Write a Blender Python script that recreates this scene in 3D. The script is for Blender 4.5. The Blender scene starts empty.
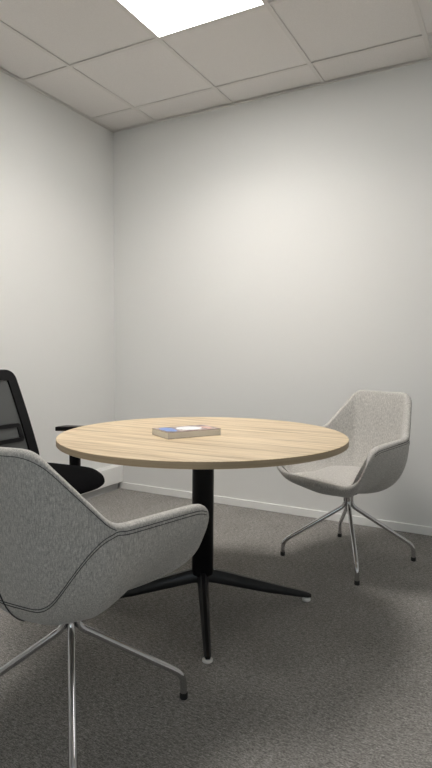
import bpy, bmesh, math, random
from mathutils import Vector, Matrix

PI = math.pi
S = bpy.context.scene
COL = S.collection

# ------------------------------------------------------------------ camera
YAW, PITCH, ROLL, FPX = -0.4944, -0.0583, 0.0062, 554.79
fw = Vector((math.sin(YAW) * math.cos(PITCH), math.cos(YAW) * math.cos(PITCH), math.sin(PITCH)))
rt = Vector((math.cos(YAW), -math.sin(YAW), 0))
up = rt.cross(fw)
r2 = math.cos(ROLL) * rt + math.sin(ROLL) * up
u2 = -math.sin(ROLL) * rt + math.cos(ROLL) * up
cam_data = bpy.data.cameras.new('camera')
cam = bpy.data.objects.new('camera', cam_data)
COL.objects.link(cam)
M = Matrix((r2, u2, -fw)).transposed().to_4x4()
M.translation = (2.7813, -3.4705, 1.0849)
cam.matrix_world = M
cam_data.sensor_fit = 'VERTICAL'
cam_data.sensor_height = 36.0
cam_data.lens = FPX * 36.0 / 768.0
cam_data.clip_start = 0.02
S.camera = cam

# ------------------------------------------------------------------ world, window light, exposure
S.view_settings.view_transform = 'Standard'
S.view_settings.look = 'None'
S.view_settings.exposure = 0.0
S.view_settings.gamma = 1.0
S.view_settings.use_curve_mapping = False
w = bpy.data.worlds.new('sky')
S.world = w
w.use_nodes = True
bg = w.node_tree.nodes['Background']
bg.inputs['Color'].default_value = (0.90, 0.97, 1.06, 1)
bg.inputs['Strength'].default_value = 2.3

# the ceiling panels: (grid cell, strength, colour); cells are counted from the first grid lines
BEAM = 13.0          # downward beam of the prism optics in the panel above the table, watts
LAMPS = [((1, 1), 18.6, (1.01, 0.985, 0.95, 1)),
         ((1, 3), 8.0, (1.01, 0.985, 0.95, 1)),
         ((4, 1), 3.8, (1.0, 0.985, 0.95, 1))]

H = 2.7678            # ceiling height
WX0 = 0.0           # left wall
WX1 = 4.6           # right wall
WY1 = 0.0           # back wall
WY0 = -5.2          # wall behind the camera
WIN = (2.3, 4.3, 0.85, 2.25)     # x0, x1, z0, z1 of the window in the wall behind the camera

por = bpy.data.lights.new('window_daylight', 'AREA')
por.shape = 'RECTANGLE'
por.size = WIN[1] - WIN[0]
por.size_y = WIN[3] - WIN[2]
por.energy = 1
por.cycles.is_portal = True
poro = bpy.data.objects.new('window_daylight', por)
COL.objects.link(poro)
poro.location = ((WIN[0] + WIN[1]) / 2, WY0 - 0.14, (WIN[2] + WIN[3]) / 2)
poro.rotation_euler = (PI / 2, 0, 0)


# ------------------------------------------------------------------ materials
def mat(name, color, rough=0.6, metal=0.0, spec=0.5):
    m = bpy.data.materials.new(name)
    m.use_nodes = True
    b = m.node_tree.nodes['Principled BSDF']
    b.inputs['Base Color'].default_value = (*color, 1)
    b.inputs['Roughness'].default_value = rough
    b.inputs['Metallic'].default_value = metal
    b.inputs['Specular IOR Level'].default_value = spec
    return m


def N(m, kind, **kw):
    n = m.node_tree.nodes.new(kind)
    for k, v in kw.items():
        if hasattr(n, k):
            setattr(n, k, v)
        else:
            n.inputs[k].default_value = v
    return n


def L(m, a, b):
    m.node_tree.links.new(a, b)


def bsdf(m):
    return m.node_tree.nodes['Principled BSDF']


def coords(m, scale=(1, 1, 1), rot=(0, 0, 0)):
    tc = N(m, 'ShaderNodeTexCoord')
    mp = N(m, 'ShaderNodeMapping')
    mp.inputs['Scale'].default_value = scale
    mp.inputs['Rotation'].default_value = rot
    L(m, tc.outputs['Object'], mp.inputs['Vector'])
    return mp.outputs['Vector']


def ramp(m, fac, stops):
    r = N(m, 'ShaderNodeValToRGB')
    els = r.color_ramp.elements
    while len(els) < len(stops):
        els.new(0.5)
    for e, (p, c) in zip(els, stops):
        e.position = p
        e.color = (*c, 1)
    L(m, fac, r.inputs['Fac'])
    return r.outputs['Color']


def bump(m, height, strength, dist):
    b = N(m, 'ShaderNodeBump')
    b.inputs['Strength'].default_value = strength
    b.inputs['Distance'].default_value = dist
    L(m, height, b.inputs['Height'])
    L(m, b.outputs['Normal'], bsdf(m).inputs['Normal'])


def noise(m, vec, scale, detail=3, rough=0.6):
    n = N(m, 'ShaderNodeTexNoise')
    n.inputs['Scale'].default_value = scale
    n.inputs['Detail'].default_value = detail
    n.inputs['Roughness'].default_value = rough
    L(m, vec, n.inputs['Vector'])
    return n.outputs['Fac']


def mixcol(m, fac, a, b, blend='MIX'):
    n = N(m, 'ShaderNodeMix', data_type='RGBA', blend_type=blend)
    for sock, v in ((n.inputs[0], fac), (n.inputs[6], a), (n.inputs[7], b)):
        if isinstance(v, (int, float)):
            sock.default_value = v
        elif isinstance(v, tuple):
            sock.default_value = (*v, 1)
        else:
            L(m, v, sock)
    return n.outputs[2]


def math_node(m, op, a, b=0.0):
    n = N(m, 'ShaderNodeMath', operation=op)
    for sock, v in ((n.inputs[0], a), (n.inputs[1], b)):
        if isinstance(v, (int, float)):
            sock.default_value = v
        else:
            L(m, v, sock)
    return n.outputs[0]


# painted plaster
m_wall = mat('wall_paint', (0.78, 0.78, 0.76), 0.75, spec=0.25)
v = coords(m_wall)
bump(m_wall, noise(m_wall, v, 90, 4), 0.06, 0.002)
# ceiling board
m_ceil = mat('ceiling_board', (0.70, 0.67, 0.63), 0.9, spec=0.2)
v = coords(m_ceil)
n1 = noise(m_ceil, v, 220, 2)
L(m_ceil, ramp(m_ceil, n1, [(0.3, (0.79, 0.765, 0.745)), (0.7, (0.85, 0.825, 0.805))]), bsdf(m_ceil).inputs['Base Color'])
bump(m_ceil, n1, 0.12, 0.002)
m_grid = mat('ceiling_rail', (0.76, 0.735, 0.71), 0.6)
m_white = mat('white_lacquer', (0.88, 0.88, 0.86), 0.45)
m_plinth = mat('grey_plinth', (0.42, 0.43, 0.43), 0.5)
m_pvc = mat('white_plastic_foot', (0.88, 0.87, 0.83), 0.45)
m_frame = mat('window_frame_white', (0.75, 0.75, 0.75), 0.5)

# carpet: short grey loop pile, heathered
m_carpet = mat('carpet_loop', (0.1, 0.1, 0.1), 0.95, spec=0.1)
v = coords(m_carpet)
vs = coords(m_carpet, (1, 3.2, 1), (0, 0, 0.0))
c1 = noise(m_carpet, vs, 48, 4, 0.75)
c2 = noise(m_carpet, coords(m_carpet, (1, 2.6, 1), (0, 0, 0.25)), 150, 2, 0.7)
c3 = noise(m_carpet, v, 4, 3)
col1 = ramp(m_carpet, c1, [(0.35, (0.175, 0.167, 0.157)), (0.67, (0.435, 0.416, 0.392))])
col2 = ramp(m_carpet, c2, [(0.33, (0.42, 0.42, 0.42)), (0.68, (1.45, 1.45, 1.45))])
cc = mixcol(m_carpet, 1.0, col1, col2, 'MULTIPLY')
col3 = ramp(m_carpet, c3, [(0.3, (0.90, 0.90, 0.90)), (0.7, (1.06, 1.06, 1.06))])
L(m_carpet, mixcol(m_carpet, 1.0, cc, col3, 'MULTIPLY'), bsdf(m_carpet).inputs['Base Color'])
bump(m_carpet, c2, 0.2, 0.002)

# pale oak laminate, grain along X of the table
m_oak = mat('oak_laminate', (0.6, 0.45, 0.28), 0.42, spec=0.35)
v1 = coords(m_oak, (1.1, 22, 1))
v2 = coords(m_oak, (3.0, 110, 1))
v3 = coords(m_oak, (0.0, 9.0, 0))
g1 = noise(m_oak, v1, 1.6, 6, 0.62)
g2 = noise(m_oak, v2, 1.2, 3, 0.6)
g3 = noise(m_oak, v3, 1.0, 1)
ca = ramp(m_oak, g1, [(0.34, (0.39, 0.29, 0.175)), (0.45, (0.60, 0.475, 0.312)), (0.62, (0.71, 0.59, 0.42))])
cb = ramp(m_oak, g2, [(0.34, (0.74, 0.71, 0.67)), (0.56, (1.05, 1.05, 1.05))])
cd = ramp(m_oak, g3, [(0.35, (0.93, 0.92, 0.90)), (0.65, (1.05, 1.05, 1.05))])
o = mixcol(m_oak, 1.0, ca, cb, 'MULTIPLY')
L(m_oak, mixcol(m_oak, 1.0, o, cd, 'MULTIPLY'), bsdf(m_oak).inputs['Base Color'])
bump(m_oak, g2, 0.05, 0.001)
m_edge = mat('oak_edge_band', (0.44, 0.345, 0.225), 0.5)
v = coords(m_edge, (2.5, 2.5, 260))
L(m_edge, ramp(m_edge, noise(m_edge, v, 1.0, 3), [(0.3, (0.37, 0.285, 0.18)), (0.7, (0.47, 0.375, 0.25))]), bsdf(m_edge).inputs['Base Color'])

m_blackmetal = mat('black_powder_coat', (0.004, 0.004, 0.005), 0.28, spec=0.25)
m_legcoat = mat('black_leg_coat', (0.006, 0.006, 0.007), 0.32, spec=0.5)
m_chrome = mat('polished_chrome', (0.62, 0.62, 0.63), 0.10, 1.0)
m_darkmetal = mat('dark_steel', (0.10, 0.10, 0.10), 0.35, 0.7)
m_blackplastic = mat('black_plastic', (0.004, 0.004, 0.005), 0.5, spec=0.2)
m_blackfabric = mat('black_seat_cloth', (0.004, 0.004, 0.0045), 0.95, spec=0.05)
m_rubber = mat('black_rubber', (0.012, 0.012, 0.012), 0.7)
m_thread = mat('dark_thread', (0.045, 0.045, 0.047), 0.8)

# grey melange upholstery
m_felt = mat('grey_melange_cloth', (0.3, 0.3, 0.3), 0.92, spec=0.15)
va = coords(m_felt, (330, 330, 75))
vb = coords(m_felt, (90, 90, 330))
vc = coords(m_felt)
f1 = noise(m_felt, va, 1.0, 2, 0.6)
f2 = noise(m_felt, vb, 1.0, 2, 0.6)
f3 = noise(m_felt, vc, 420, 1)
fa = ramp(m_felt, f1, [(0.30, (0.375, 0.364, 0.342)), (0.70, (0.665, 0.645, 0.605))])
fb = ramp(m_felt, f2, [(0.28, (0.90, 0.90, 0.90)), (0.72, (1.09, 1.09, 1.09))])
fc = ramp(m_felt, f3, [(0.3, (0.82, 0.82, 0.82)), (0.7, (1.17, 1.17, 1.17))])
ff = mixcol(m_felt, 1.0, fa, fb, 'MULTIPLY')
L(m_felt, mixcol(m_felt, 1.0, ff, fc, 'MULTIPLY'), bsdf(m_felt).inputs['Base Color'])
bsdf(m_felt).inputs['Sheen Weight'].default_value = 0.25
bsdf(m_felt).inputs['Sheen Roughness'].default_value = 0.5
bump(m_felt, f3, 0.25, 0.001)

# see-through black back netting
m_net = mat('black_netting', (0.050, 0.054, 0.054), 0.7, spec=0.2)
nt = m_net.node_tree
tr = nt.nodes.new('ShaderNodeBsdfTransparent')
mx = nt.nodes.new('ShaderNodeMixShader')
vn = coords(m_net, (1, 1, 1))
wv = N(m_net, 'ShaderNodeTexWave', bands_direction='Z')
wv.inputs['Scale'].default_value = 70
L(m_net, vn, wv.inputs['Vector'])
mr = N(m_net, 'ShaderNodeMapRange')
mr.inputs['To Min'].default_value = 0.86
mr.inputs['To Max'].default_value = 0.97
L(m_net, wv.outputs['Fac'], mr.inputs['Value'])
L(m_net, mr.outputs['Result'], mx.inputs['Fac'])
L(m_net, tr.outputs['BSDF'], mx.inputs[1])
L(m_net, bsdf(m_net).outputs['BSDF'], mx.inputs[2])
L(m_net, mx.outputs['Shader'], nt.nodes['Material Output'].inputs['Surface'])

def led_mat(strength, color):
    m = bpy.data.materials.new('led_diffuser')
    m.use_nodes = True
    m.node_tree.nodes.clear()
    e = m.node_tree.nodes.new('ShaderNodeEmission')
    e.inputs['Color'].default_value = color
    e.inputs['Strength'].default_value = strength
    mo = m.node_tree.nodes.new('ShaderNodeOutputMaterial')
    L(m, e.outputs['Emission'], mo.inputs['Surface'])
    return m


m_glass = bpy.data.materials.new('window_glass')
m_glass.use_nodes = True
nt = m_glass.node_tree
nt.nodes.clear()
ga = nt.nodes.new('ShaderNodeBsdfTransparent')
ga.inputs['Color'].default_value = (0.92, 0.95, 0.95, 1)
gb = nt.nodes.new('ShaderNodeBsdfGlossy')
gb.inputs['Roughness'].default_value = 0.02
gm = nt.nodes.new('ShaderNodeMixShader')
gm.inputs['Fac'].default_value = 0.06
go = nt.nodes.new('ShaderNodeOutputMaterial')
L(m_glass, ga.outputs['BSDF'], gm.inputs[1])
L(m_glass, gb.outputs['BSDF'], gm.inputs[2])
L(m_glass, gm.outputs['Shader'], go.inputs['Surface'])


# ------------------------------------------------------------------ mesh helpers
def obj(name, bm, m, parent=None, smooth=True, angle=None):
    bmesh.ops.recalc_face_normals(bm, faces=bm.faces)
    me = bpy.data.meshes.new(name)
    bm.to_mesh(me)
    bm.free()
    for mm in (m if isinstance(m, (list, tuple)) else [m]):
        me.materials.append(mm)
    if smooth:
        for p in me.polygons:
            p.use_smooth = True
        if angle:
            me.set_sharp_from_angle(angle=math.radians(angle))
    o = bpy.data.objects.new(name, me)
    COL.objects.link(o)
    if parent:
        o.parent = parent
    return o


def struct(name, bm, m, parent=None, **kw):
    o = obj(name, bm, m, parent, **kw)
    o['kind'] = 'structure'
    return o


def thing(name, label, cat, loc=(0, 0, 0), rz=0.0, group=None):
    o = bpy.data.objects.new(name, None)
    o.empty_display_size = 0.1
    COL.objects.link(o)
    o.location = loc
    o.rotation_euler = (0, 0, rz)
    o['label'] = label
    o['category'] = cat
    if group:
        o['group'] = group
    return o


def box(bm, x0, x1, y0, y1, z0, z1, bev=0.0, seg=2):
    vs = [bm.verts.new((x, y, z)) for z in (z0, z1) for y in (y0, y1) for x in (x0, x1)]
    fs = [(0, 1, 3, 2), (4, 6, 7, 5), (0, 4, 5, 1), (2, 3, 7, 6), (0, 2, 6, 4), (1, 5, 7, 3)]
    faces = [bm.faces.new([vs[i] for i in f]) for f in fs]
    if bev > 0:
        es = list({e for f in faces for e in f.edges})
        bmesh.ops.bevel(bm, geom=es, offset=bev, segments=seg, profile=0.5, affect='EDGES')


def tube(bm, pts, rad, seg=14, caps=True):
    """a round bar swept along pts; rad is one number or one per point"""
    pts = [Vector(p) for p in pts]
    n = len(pts)
    if not isinstance(rad, (list, tuple)):
        rad = [rad] * n
    tans = []
    for i in range(n):
        a = pts[max(i - 1, 0)]
        b = pts[min(i + 1, n - 1)]
        tans.append((b - a).normalized())
    t0 = tans[0]
    ref = Vector((0, 0, 1)) if abs(t0.z) < 0.9 else Vector((1, 0, 0))
    nrm = (ref - ref.dot(t0) * t0).normalized()
    rings = []
    for i in range(n):
        t = tans[i]
        nrm = (nrm - nrm.dot(t) * t).normalized()
        bi = t.cross(nrm)
        rings.append([bm.verts.new(pts[i] + rad[i] * (math.cos(2 * PI * k / seg) * nrm + math.sin(2 * PI * k / seg) * bi)) for k in range(seg)])
    for a, b in zip(rings, rings[1:]):
        for k in range(seg):
            bm.faces.new((a[k], a[(k + 1) % seg], b[(k + 1) % seg], b[k]))
    if caps:
        bm.faces.new(rings[0][::-1])
        bm.faces.new(rings[-1])


def lathe(bm, prof, seg=32, cx=0.0, cy=0.0):
    """prof: list of (radius, z)"""
    rings = []
    for r, z in prof:
        if r < 1e-6:
            rings.append([bm.verts.new((cx, cy, z))])
        else:
            rings.append([bm.verts.new((cx + r * math.cos(2 * PI * k / seg), cy + r * math.sin(2 * PI * k / seg), z)) for k in range(seg)])
    for a, b in zip(rings, rings[1:]):
        for k in range(seg):
            k2 = (k + 1) % seg
            if len(a) == 1 and len(b) == 1:
                continue
            if len(a) == 1:
                bm.faces.new((a[0], b[k], b[k2]))
            elif len(b) == 1:
                bm.faces.new((a[k], a[k2], b[0]))
            else:
                bm.faces.new((a[k], a[k2], b[k2], b[k]))


def fillet(P, d, closed=True, steps=8, straight=6):
    """polyline with quadratic rounded corners; returns points and, for each corner, its sample index"""
    n = len(P)
    P = [Vector(p) for p in P]
    out, idx = [], []
    cuts = []
    for i in range(n):
        if not closed and i in (0, n - 1):
            cuts.append((P[i], P[i]))
            continue
        a, b, c = P[i - 1], P[i], P[(i + 1) % n]
        cuts.append((b + (a - b).normalized() * d[i], b + (c - b).normalized() * d[i]))
    for i in range(n):
        a, c = cuts[i]
        b = P[i]
        if not closed and i in (0, n - 1):
            idx.append(len(out))
            out.append(b.copy())
        else:
            idx.append(len(out) + steps // 2)
            for k in range(steps + 1):
                t = k / steps
                out.append((1 - t) ** 2 * a + 2 * t * (1 - t) * b + t * t * c)
        if closed or i < n - 1:
            nx = cuts[(i + 1) % n][0]
            for k in range(1, straight):
                out.append(c.lerp(nx, k / straight))
    return out, idx


def plate(bm, pts, z0, z1, bev=0.0, seg=2):
    """vertical prism over an outline of (x, y)"""
    a = [bm.verts.new((p[0], p[1], z0)) for p in pts]
    b = [bm.verts.new((p[0], p[1], z1)) for p in pts]
    n = len(pts)
    f0 = bm.faces.new(a[::-1])
    f1 = bm.faces.new(b)
    for k in range(n):
        bm.faces.new((a[k], a[(k + 1) % n], b[(k + 1) % n], b[k]))
    if bev:
        es = list(f0.edges) + list(f1.edges)
        bmesh.ops.bevel(bm, geom=es, offset=bev, segments=seg, profile=0.5, affect='EDGES')


def copy_tree(o, parent=None):
    c = o.copy()
    COL.objects.link(c)
    if parent:
        c.parent = parent
    for ch in list(o.children):
        copy_tree(ch, c)
    return c


# ------------------------------------------------------------------ the room
bm = bmesh.new()
box(bm, WX0 - 0.2, WX1 + 0.2, WY0 - 0.2, WY1 + 0.2, -0.12, 0.0)
struct('floor', bm, m_carpet, smooth=False)
bm = bmesh.new()
box(bm, WX0 - 0.2, WX0, WY0 - 0.2, WY1 + 0.2, 0, H + 0.12)
struct('wall_left', bm, m_wall, smooth=False)
bm = bmesh.new()
box(bm, WX0, WX1, WY1, WY1 + 0.2, 0, H + 0.12)
struct('wall_back', bm, m_wall, smooth=False)
bm = bmesh.new()
x0, x1, z0, z1 = WIN
box(bm, WX0, x0, WY0 - 0.2, WY0, 0, H + 0.12)
box(bm, x1, WX1, WY0 - 0.2, WY0, 0, H + 0.12)
box(bm, x0, x1, WY0 - 0.2, WY0, 0, z0)
box(bm, x0, x1, WY0 - 0.2, WY0, z1, H + 0.12)
struct('wall_front', bm, m_wall, smooth=False)
bm = bmesh.new()
box(bm, WX1, WX1 + 0.2, WY0 - 0.2, WY1 + 0.2, 0, H + 0.12)
struct('wall_right', bm, m_wall, smooth=False)
# window in the wall behind the camera
bm = bmesh.new()
for a in (x0, (x0 + x1) / 2 - 0.03, x1 - 0.06):
    box(bm, a, a + 0.06, WY0 - 0.12, WY0 - 0.06, z0, z1)
for a in (z0, z1 - 0.06):
    box(bm, x0, x1, WY0 - 0.12, WY0 - 0.06, a, a + 0.06)
wn = struct('window_1', bm, m_frame, smooth=False)
bm = bmesh.new()
box(bm, x0 + 0.02, x1 - 0.02, WY0 - 0.092, WY0 - 0.085, z0 + 0.02, z1 - 0.02)
struct('pane', bm, m_glass, wn, smooth=False)

# suspended ceiling: lay-in boards in a rail grid
GX, GY, T = 0.396, -0.2657, 0.6346        # first grid line from the left wall and from the back wall
xs = [WX0] + [GX + T * k for k in range(7)] + [WX1]
ys = [WY1] + [GY - T * k for k in range(8)] + [WY0]
lamp_cells = {(i + 1, j + 1) for (i, j), st, co in LAMPS}
rnd = random.Random(4)
bm = bmesh.new()
box(bm, WX0, WX1, WY0, WY1, H + 0.10, H + 0.12)
for i in range(len(xs) - 1):
    for j in range(len(ys) - 1):
        if (i, j) in lamp_cells:
            continue
        xa, xb, ya, yb = xs[i] + 0.004, xs[i + 1] - 0.004, ys[j + 1] + 0.004, ys[j] - 0.004
        dz = rnd.uniform(0.001, 0.004)
        ta, tb = rnd.uniform(-0.002, 0.002), rnd.uniform(-0.002, 0.002)
        q = [bm.verts.new((x, y, H + dz + (ta if x == xa else -ta) * 0.5 + (tb if y == ya else -tb) * 0.5 + zz)) for zz in (0, 0.015) for x, y in ((xa, ya), (xb, ya), (xb, yb), (xa, yb))]
        bm.faces.new((q[3], q[2], q[1], q[0]))
        bm.faces.new(q[4:])
        for k in range(4):
            bm.faces.new((q[k], q[(k + 1) % 4], q[4 + (k + 1) % 4], q[4 + k]))
ceil = struct('ceiling', bm, m_ceil, smooth=False)
bm = bmesh.new()
for x in xs[1:-1]:
    box(bm, x - 0.012, x + 0.012, WY0, WY1, H - 0.0035, H + 0.0005)
for y in ys[1:-1]:
    box(bm, WX0, WX1, y - 0.012, y + 0.012, H - 0.0032, H + 0.0003)
struct('ceiling_rail', bm, m_grid, ceil, smooth=False)
bm = bmesh.new()
box(bm, WX0, WX0 + 0.022, WY0, WY1, H - 0.006, H - 0.0034)
box(bm, WX0, WX1, WY1 - 0.022, WY1, H - 0.006, H - 0.0036)
struct('trim_1', bm, m_grid, smooth=False)

# skirting on the back wall
bm = bmesh.new()
box(bm, WX0 + 0.06, WX1, WY1 - 0.012, WY1, 0, 0.052, 0.002, 1)
struct('baseboard_back', bm, m_white, smooth=False)

# white boxing with a set-back grey plinth low along the left wall
bt = thing('wall_boxing', 'long low white boxing running along the foot of the left wall', 'boxing', (WX0, -2.1, 0))
bm = bmesh.new()
box(bm, 0.0, 0.080, -2.0, 2.1, 0.056, 0.187, 0.003, 2)
obj('casing', bm, m_white, bt, smooth=False)
bm = bmesh.new()
box(bm, 0.0, 0.058, -2.0, 2.06, 0.0, 0.056)
obj('plinth', bm, m_plinth, bt, smooth=False)['label'] = 'set-back grey plinth'

# light panels in the ceiling grid
lamp_labels = ['bright square ceiling light panel above the round table',
               'square ceiling light panel behind the one above the round table',
               'square ceiling light panel to the right of the one above the round table']


def light_panel(k):
    t = thing('ceiling_light', lamp_labels[k], 'light', (0, 0, H), 0, 'ceiling light panels')
    h = T / 2 - 0.002
    bm = bmesh.new()
    for s in (-1, 1):
        box(bm, min(s * h, s * (h - 0.012)), max(s * h, s * (h - 0.012)), -h, h, -0.0030, 0.012)
        box(bm, -h + 0.012, h - 0.012, min(s * h, s * (h - 0.012)), max(s * h, s * (h - 0.012)), -0.0030, 0.012)
    obj('frame', bm, m_white, t, smooth=False)
    bm = bmesh.new()
    box(bm, -h + 0.011, h - 0.011, -h + 0.011, h - 0.011, -0.0015, 0.006)
    obj('diffuser', bm, led_mat(LAMPS[k][1], LAMPS[k][2]), t, smooth=False)
    return t


for k, ((i, j), st, co) in enumerate(LAMPS):
    o = light_panel(k)
    o.location = (GX + T * (i + 0.5), GY - T * (j + 0.5), H)
    if k == 0:
        la = bpy.data.lights.new('panel_beam', 'AREA')
        la.shape = 'SQUARE'
        la.size = 0.60
        la.energy = BEAM
        la.color = (1.04, 0.97, 0.91)
        la.spread = math.radians(140)
        lo = bpy.data.objects.new('panel_beam', la)
        COL.objects.link(lo)
        lo.parent = o
        lo.location = (0, 0, -0.0022)

# ------------------------------------------------------------------ round table
TX, TY, TR, TZ = 1.6245, -1.4356, 0.602, 0.737
LEGA = -1.0128
table = thing('round_table', 'large round pale oak table on a black four-legged pedestal', 'table', (TX, TY, 0))
bm = bmesh.new()
prof = [(0.0, TZ - 0.025), (TR - 0.0015, TZ - 0.025), (TR, TZ - 0.0235), (TR, TZ - 0.0015), (TR - 0.0015, TZ), (0.0, TZ)]
lathe(bm, prof, 160)
bm.normal_update()
for f in bm.faces:
    if abs(f.normal.z) < 0.5:
        f.material_index = 1
obj('tabletop', bm, [m_oak, m_edge], table, angle=35)
bm = bmesh.new()
lathe(bm, [(0, 0.090), (0.026, 0.090), (0.030, 0.095), (0.030, 0.130), (0.045, 0.132), (0.0465, 0.135), (0.0465, 0.700), (0, 0.700)], 48)
obj('column', bm, m_blackmetal, table, angle=35)
bm = bmesh.new()
lathe(bm, [(0, 0.695), (0.17, 0.695), (0.18, 0.700), (0.18, TZ - 0.0252), (0, TZ - 0.0252)], 48)
obj('top_plate', bm, m_blackmetal, table, angle=35)
LEN = 0.465


def table_leg_bm():
    """a tapering cast leg with a flat ridge on top and flared flanks, along +X"""
    bm = bmesh.new()
    st = [(0.010, 0.100, 0.158, 0.0235, 0.0080), (0.048, 0.095, 0.150, 0.0225, 0.0078), (0.14, 0.075, 0.126, 0.0205, 0.0070), (0.30, 0.041, 0.081, 0.0165, 0.0060),
          (LEN - 0.02, 0.0185, 0.042, 0.0135, 0.0055), (LEN - 0.002, 0.0165, 0.036, 0.0120, 0.005), (LEN + 0.010, 0.0175, 0.030, 0.0085, 0.004)]
    rings = []
    for x, zb, zt, wb, wt in st:
        zm = zb + (zt - zb) * 0.45
        sec = [(-wb * 0.8, zb), (-wb, zb + 0.004), (-wb, zm), (-wt - 0.002, zt - 0.002), (-wt, zt), (wt, zt), (wt + 0.002, zt - 0.002), (wb, zm), (wb, zb + 0.004), (wb * 0.8, zb)]
        rings.append([bm.verts.new((x, y, z)) for y, z in sec])
    for a, b in zip(rings, rings[1:]):
        for k in range(10):
            bm.faces.new((a[k], a[(k + 1) % 10], b[(k + 1) % 10], b[k]))
    bm.faces.new(rings[0])
    bm.faces.new(rings[-1][::-1])
    return bm


leg0 = obj('leg', table_leg_bm(), m_legcoat, table, angle=30)
bm = bmesh.new()
lathe(bm, [(0, 0.0), (0.016, 0.0), (0.0185, 0.002), (0.0185, 0.009), (0.015, 0.012), (0.007, 0.012), (0.006, 0.020), (0, 0.020)], 24, LEN - 0.010)
obj('glide', bm, m_pvc, leg0, angle=40)['label'] = 'white plastic glide'
for k in range(4):
    lg = leg0 if k == 0 else copy_tree(leg0, table)
    lg.rotation_euler = (0, 0, LEGA + k * PI / 2)

# ------------------------------------------------------------------ book on the table
BA = math.radians(59.0)
book = thing('paperback_book', 'paperback book with a blue, white and red cover lying on the round table', 'book', (1.5795, -1.4975, TZ), BA)
BL, BW, BT = 0.246, 0.149, 0.0265
# cover print: blue field at one end, pale oval, dusky red ground
m_cover = mat('printed_cover', (0.3, 0.2, 0.18), 0.35)
tc = N(m_cover, 'ShaderNodeTexCoord')
sx = N(m_cover, 'ShaderNodeSeparateXYZ')
L(m_cover, tc.outputs['Object'], sx.inputs['Vector'])
nz = noise(m_cover, tc.outputs['Object'], 38, 3)
xw = math_node(m_cover, 'ADD', sx.outputs['X'], math_node(m_cover, 'MULTIPLY', math_node(m_cover, 'SUBTRACT', nz, 0.5), 0.03))
yw = math_node(m_cover, 'ADD', sx.outputs['Y'], math_node(m_cover, 'MULTIPLY', math_node(m_cover, 'SUBTRACT', nz, 0.5), 0.03))


def oval(cx, cy, ax, ay):
    dx = math_node(m_cover, 'DIVIDE', math_node(m_cover, 'SUBTRACT', xw, cx), ax)
    dy = math_node(m_cover, 'DIVIDE', math_node(m_cover, 'SUBTRACT', yw, cy), ay)
    s = math_node(m_cover, 'ADD', math_node(m_cover, 'MULTIPLY', dx, dx), math_node(m_cover, 'MULTIPLY', dy, dy))
    return math_node(m_cover, 'LESS_THAN', s, 1.0)


base = ramp(m_cover, noise(m_cover, tc.outputs['Object'], 30, 3), [(0.38, (0.10, 0.075, 0.075)), (0.5, (0.26, 0.17, 0.15)), (0.66, (0.52, 0.44, 0.42))])
c_ = mixcol(m_cover, oval(-0.084, 0.005, 0.030, 0.060), base, (0.17, 0.29, 0.62))
c_ = mixcol(m_cover, oval(0.012, 0.004, 0.056, 0.050), c_, (0.80, 0.82, 0.84))
c_ = mixcol(m_cover, oval(0.088, -0.012, 0.016, 0.040), c_, (0.62, 0.34, 0.28))
L(m_cover, c_, bsdf(m_cover).inputs['Base Color'])
m_pages = mat('paper_edges', (0.62, 0.58, 0.48), 0.85)
v = coords(m_pages, (4, 4, 900))
L(m_pages, ramp(m_pages, noise(m_pages, v, 1.0, 2), [(0.3, (0.74, 0.71, 0.63)), (0.7, (0.86, 0.83, 0.76))]), bsdf(m_pages).inputs['Base Color'])
bm = bmesh.new()
box(bm, -BL / 2, BL / 2, -BW / 2, BW / 2, 0.0, 0.0012)
box(bm, -BL / 2, BL / 2, -BW / 2, BW / 2, BT - 0.0012, BT)
box(bm, -BL / 2, BL / 2, BW / 2 - 0.0012, BW / 2, 0.0012, BT - 0.0012)
obj('cover', bm, m_cover, book, smooth=False)
bm = bmesh.new()
box(bm, -BL / 2 + 0.001, BL / 2 - 0.001, -BW / 2 + 0.001, BW / 2 - 0.0013, 0.0012, BT - 0.0012)
obj('pages', bm, m_pages, book, smooth=False)['label'] = 'cream page edges'

# ------------------------------------------------------------------ upholstered swivel chair (faces +X)
Z0 = 0.344


def chair_rim():
    # right-hand side, (forward, sideways, up); mirrored below
    c = [(0.278, 0.250, 0.436), (0.262, 0.334, 0.627), (-0.116, 0.275, 0.637), (-0.288, 0.175, 0.850)]
    d = [0.080, 0.085, 0.045, 0.064]
    P = [Vector((x, -y, z)) for x, y, z in c] + [Vector((x, y, z)) for x, y, z in reversed(c)]
    D = d + d[::-1]
    # slightly bowed top edge and front lip
    pts, idx = fillet(P, D, True, 10, 9)
    return pts, idx


RIM, RIDX = chair_rim()
NU = len(RIM)
ORG = Vector((0.0, 0.0, Z0))


def bow(p):
    """the lip bows forward and the back bows rearward in the middle"""
    q = p.copy()
    if p.x > 0.2 and p.z < 0.46:
        q.x += 0.022 * (1 - (p.y / 0.24) ** 2)
    if p.z > 0.8:
        q.x -= 0.006 * max(0, 1 - (p.y / 0.2) ** 2)
        q.z -= 0.010 * max(0, 1 - (p.y / 0.2) ** 2)
    return q


RIM = [bow(p) for p in RIM]


def roundness(R):
    """how boxy the bowl is towards rim point R: full at the rear, softer to the front"""
    t = abs(math.degrees(math.atan2(R.y, R.x)))
    K = [(0, 2.1), (28, 1.75), (50, 1.6), (80, 1.8), (110, 2.5), (140, 3.5), (180, 4.2)]
    for (a, p), (b, q) in zip(K, K[1:]):
        if t <= b:
            return p + (q - p) * (t - a) / (b - a)
    return K[-1][1]


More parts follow.
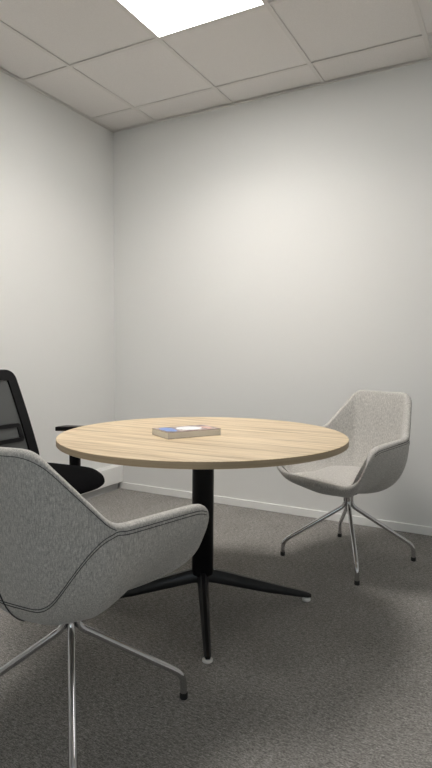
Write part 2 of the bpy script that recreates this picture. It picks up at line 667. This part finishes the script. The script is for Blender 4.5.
def outer(u, ph):
    """point of the outer skin: u a (fractional) index along the rim, ph from 0 (bottom) to 1 (rim)"""
    i = int(math.floor(u)) % NU
    t = u - math.floor(u)
    R = RIM[i].lerp(RIM[(i + 1) % NU], t)
    a = ph * PI / 2
    e = 2.0 / roundness(R)
    g = math.sin(a) ** e
    h = 1 - max(0.0, math.cos(a)) ** e if ph < 1 else 1.0
    lean = 0.13 * max(0.0, min(1.0, (R.z - 0.66) / 0.15))      # the back goes on leaning outwards to its top
    g = g * (1 - lean) + lean * h
    return Vector((R.x * g, R.y * g, Z0 + (R.z - Z0) * h))


NR = 30


def onormal(u, ph):
    e = 0.02
    a = outer(u + 0.5, ph) - outer(u - 0.5, ph)
    p1, p0 = min(1.0, ph + e), max(0.02, ph - e)
    b = outer(u, p1) - outer(u, p0)
    n = a.cross(b)
    n.normalize()
    c = outer(u, ph) - Vector((0.0, 0.0, 0.75))
    return -n if n.dot(c) > 0 else n       # towards the sitter


TH = 0.034


def build_chair():
    t = thing('swivel_chair', '', 'chair', (0, 0, 0), 0, 'grey upholstered swivel chairs')
    bm = bmesh.new()
    phs = [0.03 + (1 - 0.03) * (k / (NR - 1)) ** 0.9 for k in range(NR)]
    og, ig = [], []
    for k, ph in enumerate(phs):
        og.append([bm.verts.new(outer(u, ph)) for u in range(NU)])
    inn = []
    for k, ph in enumerate(phs):
        row = []
        for u in range(NU):
            row.append(outer(u, ph) + onormal(u, ph) * TH)
        inn.append(row)
    # smooth the offset rows a little along the rim so the concave elbow stays clean
    for _ in range(3):
        inn = [[r[u] * 0.5 + (r[u - 1] + r[(u + 1) % NU]) * 0.25 for u in range(NU)] for r in inn]
    for row in inn:
        ig.append([bm.verts.new(p) for p in row])
    for G in (og, ig):
        for a, b in zip(G, G[1:]):
            for u in range(NU):
                bm.faces.new((a[u], a[(u + 1) % NU], b[(u + 1) % NU], b[u]))
        c = bm.verts.new(sum((v.co for v in G[0]), Vector()) / NU)
        for u in range(NU):
            bm.faces.new((c, G[0][u], G[0][(u + 1) % NU]))
    # rounded rim between the two skins
    prev = og[-1]
    for k in range(1, 6):
        a = PI * k / 6
        row = []
        for u in range(NU):
            p, q = og[-1][u].co, ig[-1][u].co
            m = (p - outer(u, 0.95)).normalized()
            c = (p + q) / 2
            row.append(bm.verts.new(c + (p - c) * math.cos(a) + m * (TH * 0.42) * math.sin(a)))
        for u in range(NU):
            bm.faces.new((prev[u], prev[(u + 1) % NU], row[(u + 1) % NU], row[u]))
        prev = row
    for u in range(NU):
        bm.faces.new((prev[u], prev[(u + 1) % NU], ig[-1][(u + 1) % NU], ig[-1][u]))
    shell = obj('shell', bm, m_felt, t)

    # double row of stitching on the outside, from each arm tip under the rim, down behind the elbow and across the back
    uT, uE = RIDX[1], RIDX[2]
    mid = (RIDX[3] + RIDX[4]) / 2.0
    arc = [0.0]
    for i in range(1, NU):
        arc.append(arc[-1] + (RIM[i] - RIM[i - 1]).length)

    def arc_at(u):
        i = int(u)
        return arc[i] + (u - i) * (arc[min(i + 1, NU - 1)] - arc[i])

    def seam_ph(u, off):
        i = int(u)
        R = RIM[i].lerp(RIM[(i + 1) % NU], u - i)
        if u <= uE:
            z = R.z - 0.003 - off
        else:
            f = (arc_at(u) - arc_at(uE)) / (arc_at(mid) - arc_at(uE))
            k = min(1.0, f / 0.70)
            k = k * k * (3 - 2 * k)
            z = (0.637 - 0.003) * (1 - k) + 0.444 * k - off
        h = (z - Z0) / (R.z - Z0)
        return math.acos(max(0.0, min(1.0, 1 - h)) ** (roundness(R) / 2.0)) / (PI / 2)

    for off in (0.0, 0.009):
        bm = bmesh.new()
        half = []
        u = uT + 1.0
        while u < mid:
            ph = seam_ph(u, off)
            half.append(outer(u, ph) - onormal(u, ph) * 0.0006)
            u += 0.4
        for _ in range(14):
            half = [half[0]] + [half[i] * 0.5 + (half[i - 1] + half[i + 1]) * 0.25 for i in range(1, len(half) - 1)] + [half[-1]]
        path = half + [Vector((p.x, -p.y, p.z)) for p in reversed(half)]
        tube(bm, path, 0.0011, 6)
        obj('stitching', bm, m_thread, shell)
    # fine seam just inside the rim of the back
    bm = bmesh.new()
    path = []
    u = uE + 0.0
    while u <= NU - 1 - uE:
        R = RIM[int(u)]
        q = 1 - 0.0015 / (R.z - Z0)
        ph = math.acos(max(0.0, 1 - q) ** (roundness(R) / 2.0)) / (PI / 2)
        path.append(outer(u, ph) - onormal(u, ph) * 0.0004)
        u += 1.0
    tube(bm, path, 0.0009, 6)
    obj('edge_seam', bm, m_thread, shell)
    # dark centre seam down the outside of the back
    bm = bmesh.new()
    path = []
    for k in range(24):
        ph = 0.26 + 0.735 * k / 23
        path.append(outer(mid, ph) - onormal(mid, ph) * 0.0005)
    tube(bm, path, 0.0018, 6)
    obj('back_seam', bm, m_thread, shell)

    # seat pad lying in the bowl
    bm = bmesh.new()
    zp = 0.440
    ring = []
    for u in range(NU):
        best = inn[-1][u].copy()
        best.z = max(best.z + 0.002, zp - 0.030)
        for k in range(1, NR):
            if inn[k][u].z >= zp:
                a, b = inn[k - 1][u], inn[k][u]
                f = (zp - a.z) / max(1e-6, b.z - a.z)
                best = a.lerp(b, max(0, min(1, f)))
                break
        ring.append(best + Vector((best.x, best.y, 0)).normalized() * 0.006)
    ctr = Vector((0.03, 0, zp))
    rings = []
    for k in range(12):
        r = (k + 1) / 12
        row = []
        for p in ring:
            q = ctr.lerp(p, r)
            crown = 0.016 * (1 - r ** 4)
            q.z = (zp * (1 - r * r) + p.z * r * r) + crown
            row.append(bm.verts.new(q))
        rings.append(row)
    c = bm.verts.new(ctr + Vector((0, 0, 0.016)))
    for u in range(NU):
        bm.faces.new((c, rings[0][u], rings[0][(u + 1) % NU]))
    for a, b in zip(rings, rings[1:]):
        for u in range(NU):
            bm.faces.new((a[u], a[(u + 1) % NU], b[(u + 1) % NU], b[u]))
    low = [bm.verts.new(v.co + Vector((-v.co.x * 0.06, -v.co.y * 0.06, -0.040))) for v in rings[-1]]
    for u in range(NU):
        bm.faces.new((rings[-1][u], rings[-1][(u + 1) % NU], low[(u + 1) % NU], low[u]))
    bm.faces.new(low[::-1])
    obj('seat_pad', bm, m_felt, t)

    # swivel column and four bent chrome legs
    bm = bmesh.new()
    lathe(bm, [(0, 0.252), (0.008, 0.252), (0.012, 0.26), (0.014, 0.334), (0.045, 0.340), (0.050, 0.352), (0, 0.352)], 28)
    obj('swivel_column', bm, m_darkmetal, t, angle=35)
    P = [(0.0150, 0, 0.345), (0.0150, 0, 0.278), (0.337, 0, 0.078), (0.339, 0, 0.012)]
    pts, _ = fillet(P, [0, 0.030, 0.032, 0], False, 10, 6)
    for k in range(4):
        bm = bmesh.new()
        tube(bm, pts, 0.0108, 16)
        lg = obj('leg', bm, m_chrome, t, angle=50)
        bm = bmesh.new()
        lathe(bm, [(0, 0.0), (0.011, 0.0), (0.0125, 0.002), (0.0125, 0.018), (0.0115, 0.020), (0, 0.020)], 18, 0.339)
        obj('glide', bm, m_rubber, lg, angle=40)['label'] = 'black foot glide'
    return t


chair0 = build_chair()
CH = [((1.655, -2.271), math.radians(87.5), math.radians(43.4), 'grey upholstered swivel chair at near left, seen from behind', 0.995),
      ((2.033, -0.608), math.radians(246.6), math.radians(22.5), 'grey upholstered swivel chair facing the camera beside the back wall', 1.020)]
for k, (p, a, la, lab, tall) in enumerate(CH):
    o = chair0 if k == 0 else copy_tree(chair0)
    o.location = (p[0], p[1], 0)
    o.rotation_euler = (0, 0, a)
    o.scale = (1, 1, tall)
    o['label'] = lab
    j = 0
    for ch in o.children:
        if ch.name.startswith('leg'):
            ch.rotation_euler = (0, 0, la - a + j * PI / 2)
            j += 1

# ------------------------------------------------------------------ black mesh task chair (faces +X)
tk = thing('office_chair', 'black office chair with a see-through mesh back and armrests', 'chair', (0.64, -1.38, 0))
TKX = 0.64


def back_pt(s, z, off=0.0):
    """point of the back plane: s sideways, z height; leans back and curves round the sitter"""
    f = (z - 0.50) / 0.47
    x = 0.352 - 0.122 * f - 0.03 * f * f + 0.16 * (s * s - 0.05) - TKX
    return Vector((x + off, s, z))


def hw(z):
    f = (z - 0.50) / 0.47
    return 0.232 - 0.040 * f


bm = bmesh.new()
outl = [(-hw(0.46), 0.45), (-hw(0.97), 0.972), (hw(0.97), 0.972), (hw(0.46), 0.45)]
o2, _ = fillet([Vector((a, b, 0)) for a, b in outl], [0.05, 0.055, 0.055, 0.05], True, 8, 16)
n = len(o2)
cen = Vector((0, 0.735, 0))
rows = []
for k in range(n):
    p = o2[k]
    tdir = (o2[(k + 1) % n] - o2[k - 1]).normalized()
    nin = Vector((-tdir.y, tdir.x, 0))
    if nin.dot(cen - p) < 0:
        nin = -nin
    q = p + nin * 0.058
    row = []
    for (pp, off) in ((p, -0.007), (p + nin * -0.003, 0.003), (p, 0.013), (q, 0.013), (q + nin * 0.002, 0.003), (q, -0.007)):
        row.append(bm.verts.new(back_pt(pp.x, pp.y, off)))
    rows.append(row)
for k in range(n):
    a, b = rows[k], rows[(k + 1) % n]
    for i in range(6):
        bm.faces.new((a[i], a[(i + 1) % 6], b[(i + 1) % 6], b[i]))
obj('back_frame', bm, m_blackplastic, tk, angle=50)
bm = bmesh.new()
grid = []
for i in range(15):
    z = 0.48 + (0.945 - 0.48) * i / 14
    grid.append([bm.verts.new(back_pt(-(hw(z) - 0.03) + 2 * (hw(z) - 0.03) * k / 14, z, 0.002)) for k in range(15)])
for a, b in zip(grid, grid[1:]):
    for k in range(14):
        bm.faces.new((a[k], a[k + 1], b[k + 1], b[k]))
obj('back_mesh', bm, m_net, tk)['label'] = 'see-through black netting'
# lumbar support: a rounded ring behind the netting
bm = bmesh.new()
rl, _ = fillet([Vector((-0.150, 0.572, 0)), Vector((-0.142, 0.674, 0)), Vector((0.142, 0.674, 0)), Vector((0.150, 0.572, 0))], [0.02] * 4, True, 6, 10)
rows = []
for k in range(len(rl)):
    tdir = (rl[(k + 1) % len(rl)] - rl[k - 1]).normalized()
    nin = Vector((-tdir.y, tdir.x, 0))
    if nin.dot(Vector((0, 0.618, 0)) - rl[k]) < 0:
        nin = -nin
    q = rl[k] + nin * 0.022
    rows.append([bm.verts.new(back_pt(pp.x, pp.y, off)) for pp, off in ((rl[k], 0.003), (rl[k], 0.014), (q, 0.014), (q, 0.003))])
for k in range(len(rows)):
    a, b = rows[k], rows[(k + 1) % len(rows)]
    for i in range(4):
        bm.faces.new((a[i], a[(i + 1) % 4], b[(i + 1) % 4], b[i]))
obj('lumbar_support', bm, m_blackplastic, tk, angle=40)
# seat
bm = bmesh.new()
ol, _ = fillet([Vector((-0.225, -0.20, 0)), Vector((0.283, -0.235, 0)), Vector((0.283, 0.235, 0)), Vector((-0.225, 0.20, 0))], [0.09, 0.16, 0.16, 0.09], True, 10, 6)
rings = []
for s, z in ((0.55, 0.395), (0.84, 0.404), (0.96, 0.422), (1.0, 0.436), (0.99, 0.446), (0.94, 0.455), (0.80, 0.461), (0.5, 0.461), (0.2, 0.460)):
    row = []
    for p in ol:
        x, y = p.x * s, p.y * s
        drop = 0.036 * max(0, (x - 0.08) / 0.17) ** 2
        row.append(bm.verts.new((x, y, z - drop)))
    rings.append(row)
for a, b in zip(rings, rings[1:]):
    for k in range(len(ol)):
        bm.faces.new((a[k], a[(k + 1) % len(ol)], b[(k + 1) % len(ol)], b[k]))
bm.faces.new(rings[0][::-1])
bm.faces.new(rings[-1])
obj('seat', bm, m_blackfabric, tk, angle=60)
# back upright
bm = bmesh.new()
P = [(-0.05, 0, 0.375), (-0.27, 0, 0.375), (-0.315, 0, 0.48), (-0.385, 0, 0.66)]
pts, _ = fillet(P, [0, 0.06, 0.05, 0], False, 8, 5)
tube(bm, pts, 0.020, 12)
obj('back_upright', bm, m_blackplastic, tk)
# armrests
for s in (-1, 1):
    bm = bmesh.new()
    yy = s * 0.262
    low = 0.055 if s < 0 else 0.0       # the near armrest is set lower
    box(bm, -0.060, 0.005, yy - 0.014, yy + 0.014, 0.36, 0.645 - low, 0.006, 2)
    box(bm, -0.050, -0.005, min(s * 0.10, yy), max(s * 0.10, yy), 0.362, 0.386, 0.004, 1)
    ar = obj('armrest', bm, m_blackplastic, tk, angle=40)
    bm = bmesh.new()
    ap, _ = fillet([Vector((-0.140, yy - 0.042, 0)), Vector((0.15, yy - 0.034, 0)), Vector((0.15, yy + 0.034, 0)), Vector((-0.140, yy + 0.042, 0))], [0.012] * 4, True, 6, 4)
    plate(bm, ap, 0.638 - low, 0.661 - low, 0.003, 2)
    for vtx in bm.verts:
        vtx.co.z += 0.06 * (vtx.co.x + 0.03)
    obj('arm_pad', bm, m_blackplastic, ar, angle=40)
# mechanism, gas lift, five-star base and castors
bm = bmesh.new()
box(bm, -0.13, 0.10, -0.075, 0.075, 0.335, 0.390, 0.012, 2)
obj('tilt_mechanism', bm, m_blackplastic, tk, angle=40)
bm = bmesh.new()
lathe(bm, [(0, 0.06), (0.026, 0.06), (0.026, 0.22), (0.015, 0.222), (0.015, 0.34), (0, 0.34)], 24)
obj('gas_lift', bm, m_blackplastic, tk, angle=40)
for k in range(5):
    a = 0.3 + 2 * PI * k / 5
    d = Vector((math.cos(a), math.sin(a), 0))
    bm = bmesh.new()
    tube(bm, [d * 0.01 + Vector((0, 0, 0.115)), d * 0.12 + Vector((0, 0, 0.105)), d * 0.30 + Vector((0, 0, 0.075))], [0.026, 0.022, 0.015], 12)
    lg = obj('base_leg', bm, m_blackplastic, tk)
    bm = bmesh.new()
    c = d * 0.285
    sd = Vector((-d.y, d.x, 0))
    for s in (-1, 1):
        tube(bm, [c + sd * (s * 0.008) + Vector((0, 0, 0.026)), c + sd * (s * 0.026) + Vector((0, 0, 0.026))], 0.026, 20)
    tube(bm, [c + sd * -0.01 + Vector((0, 0, 0.03)), c + sd * 0.01 + Vector((0, 0, 0.03))], 0.015, 12)
    tube(bm, [c + Vector((0, 0, 0.03)), c + Vector((0, 0, 0.08))], 0.006, 8)
    obj('castor', bm, m_rubber, lg, angle=40)
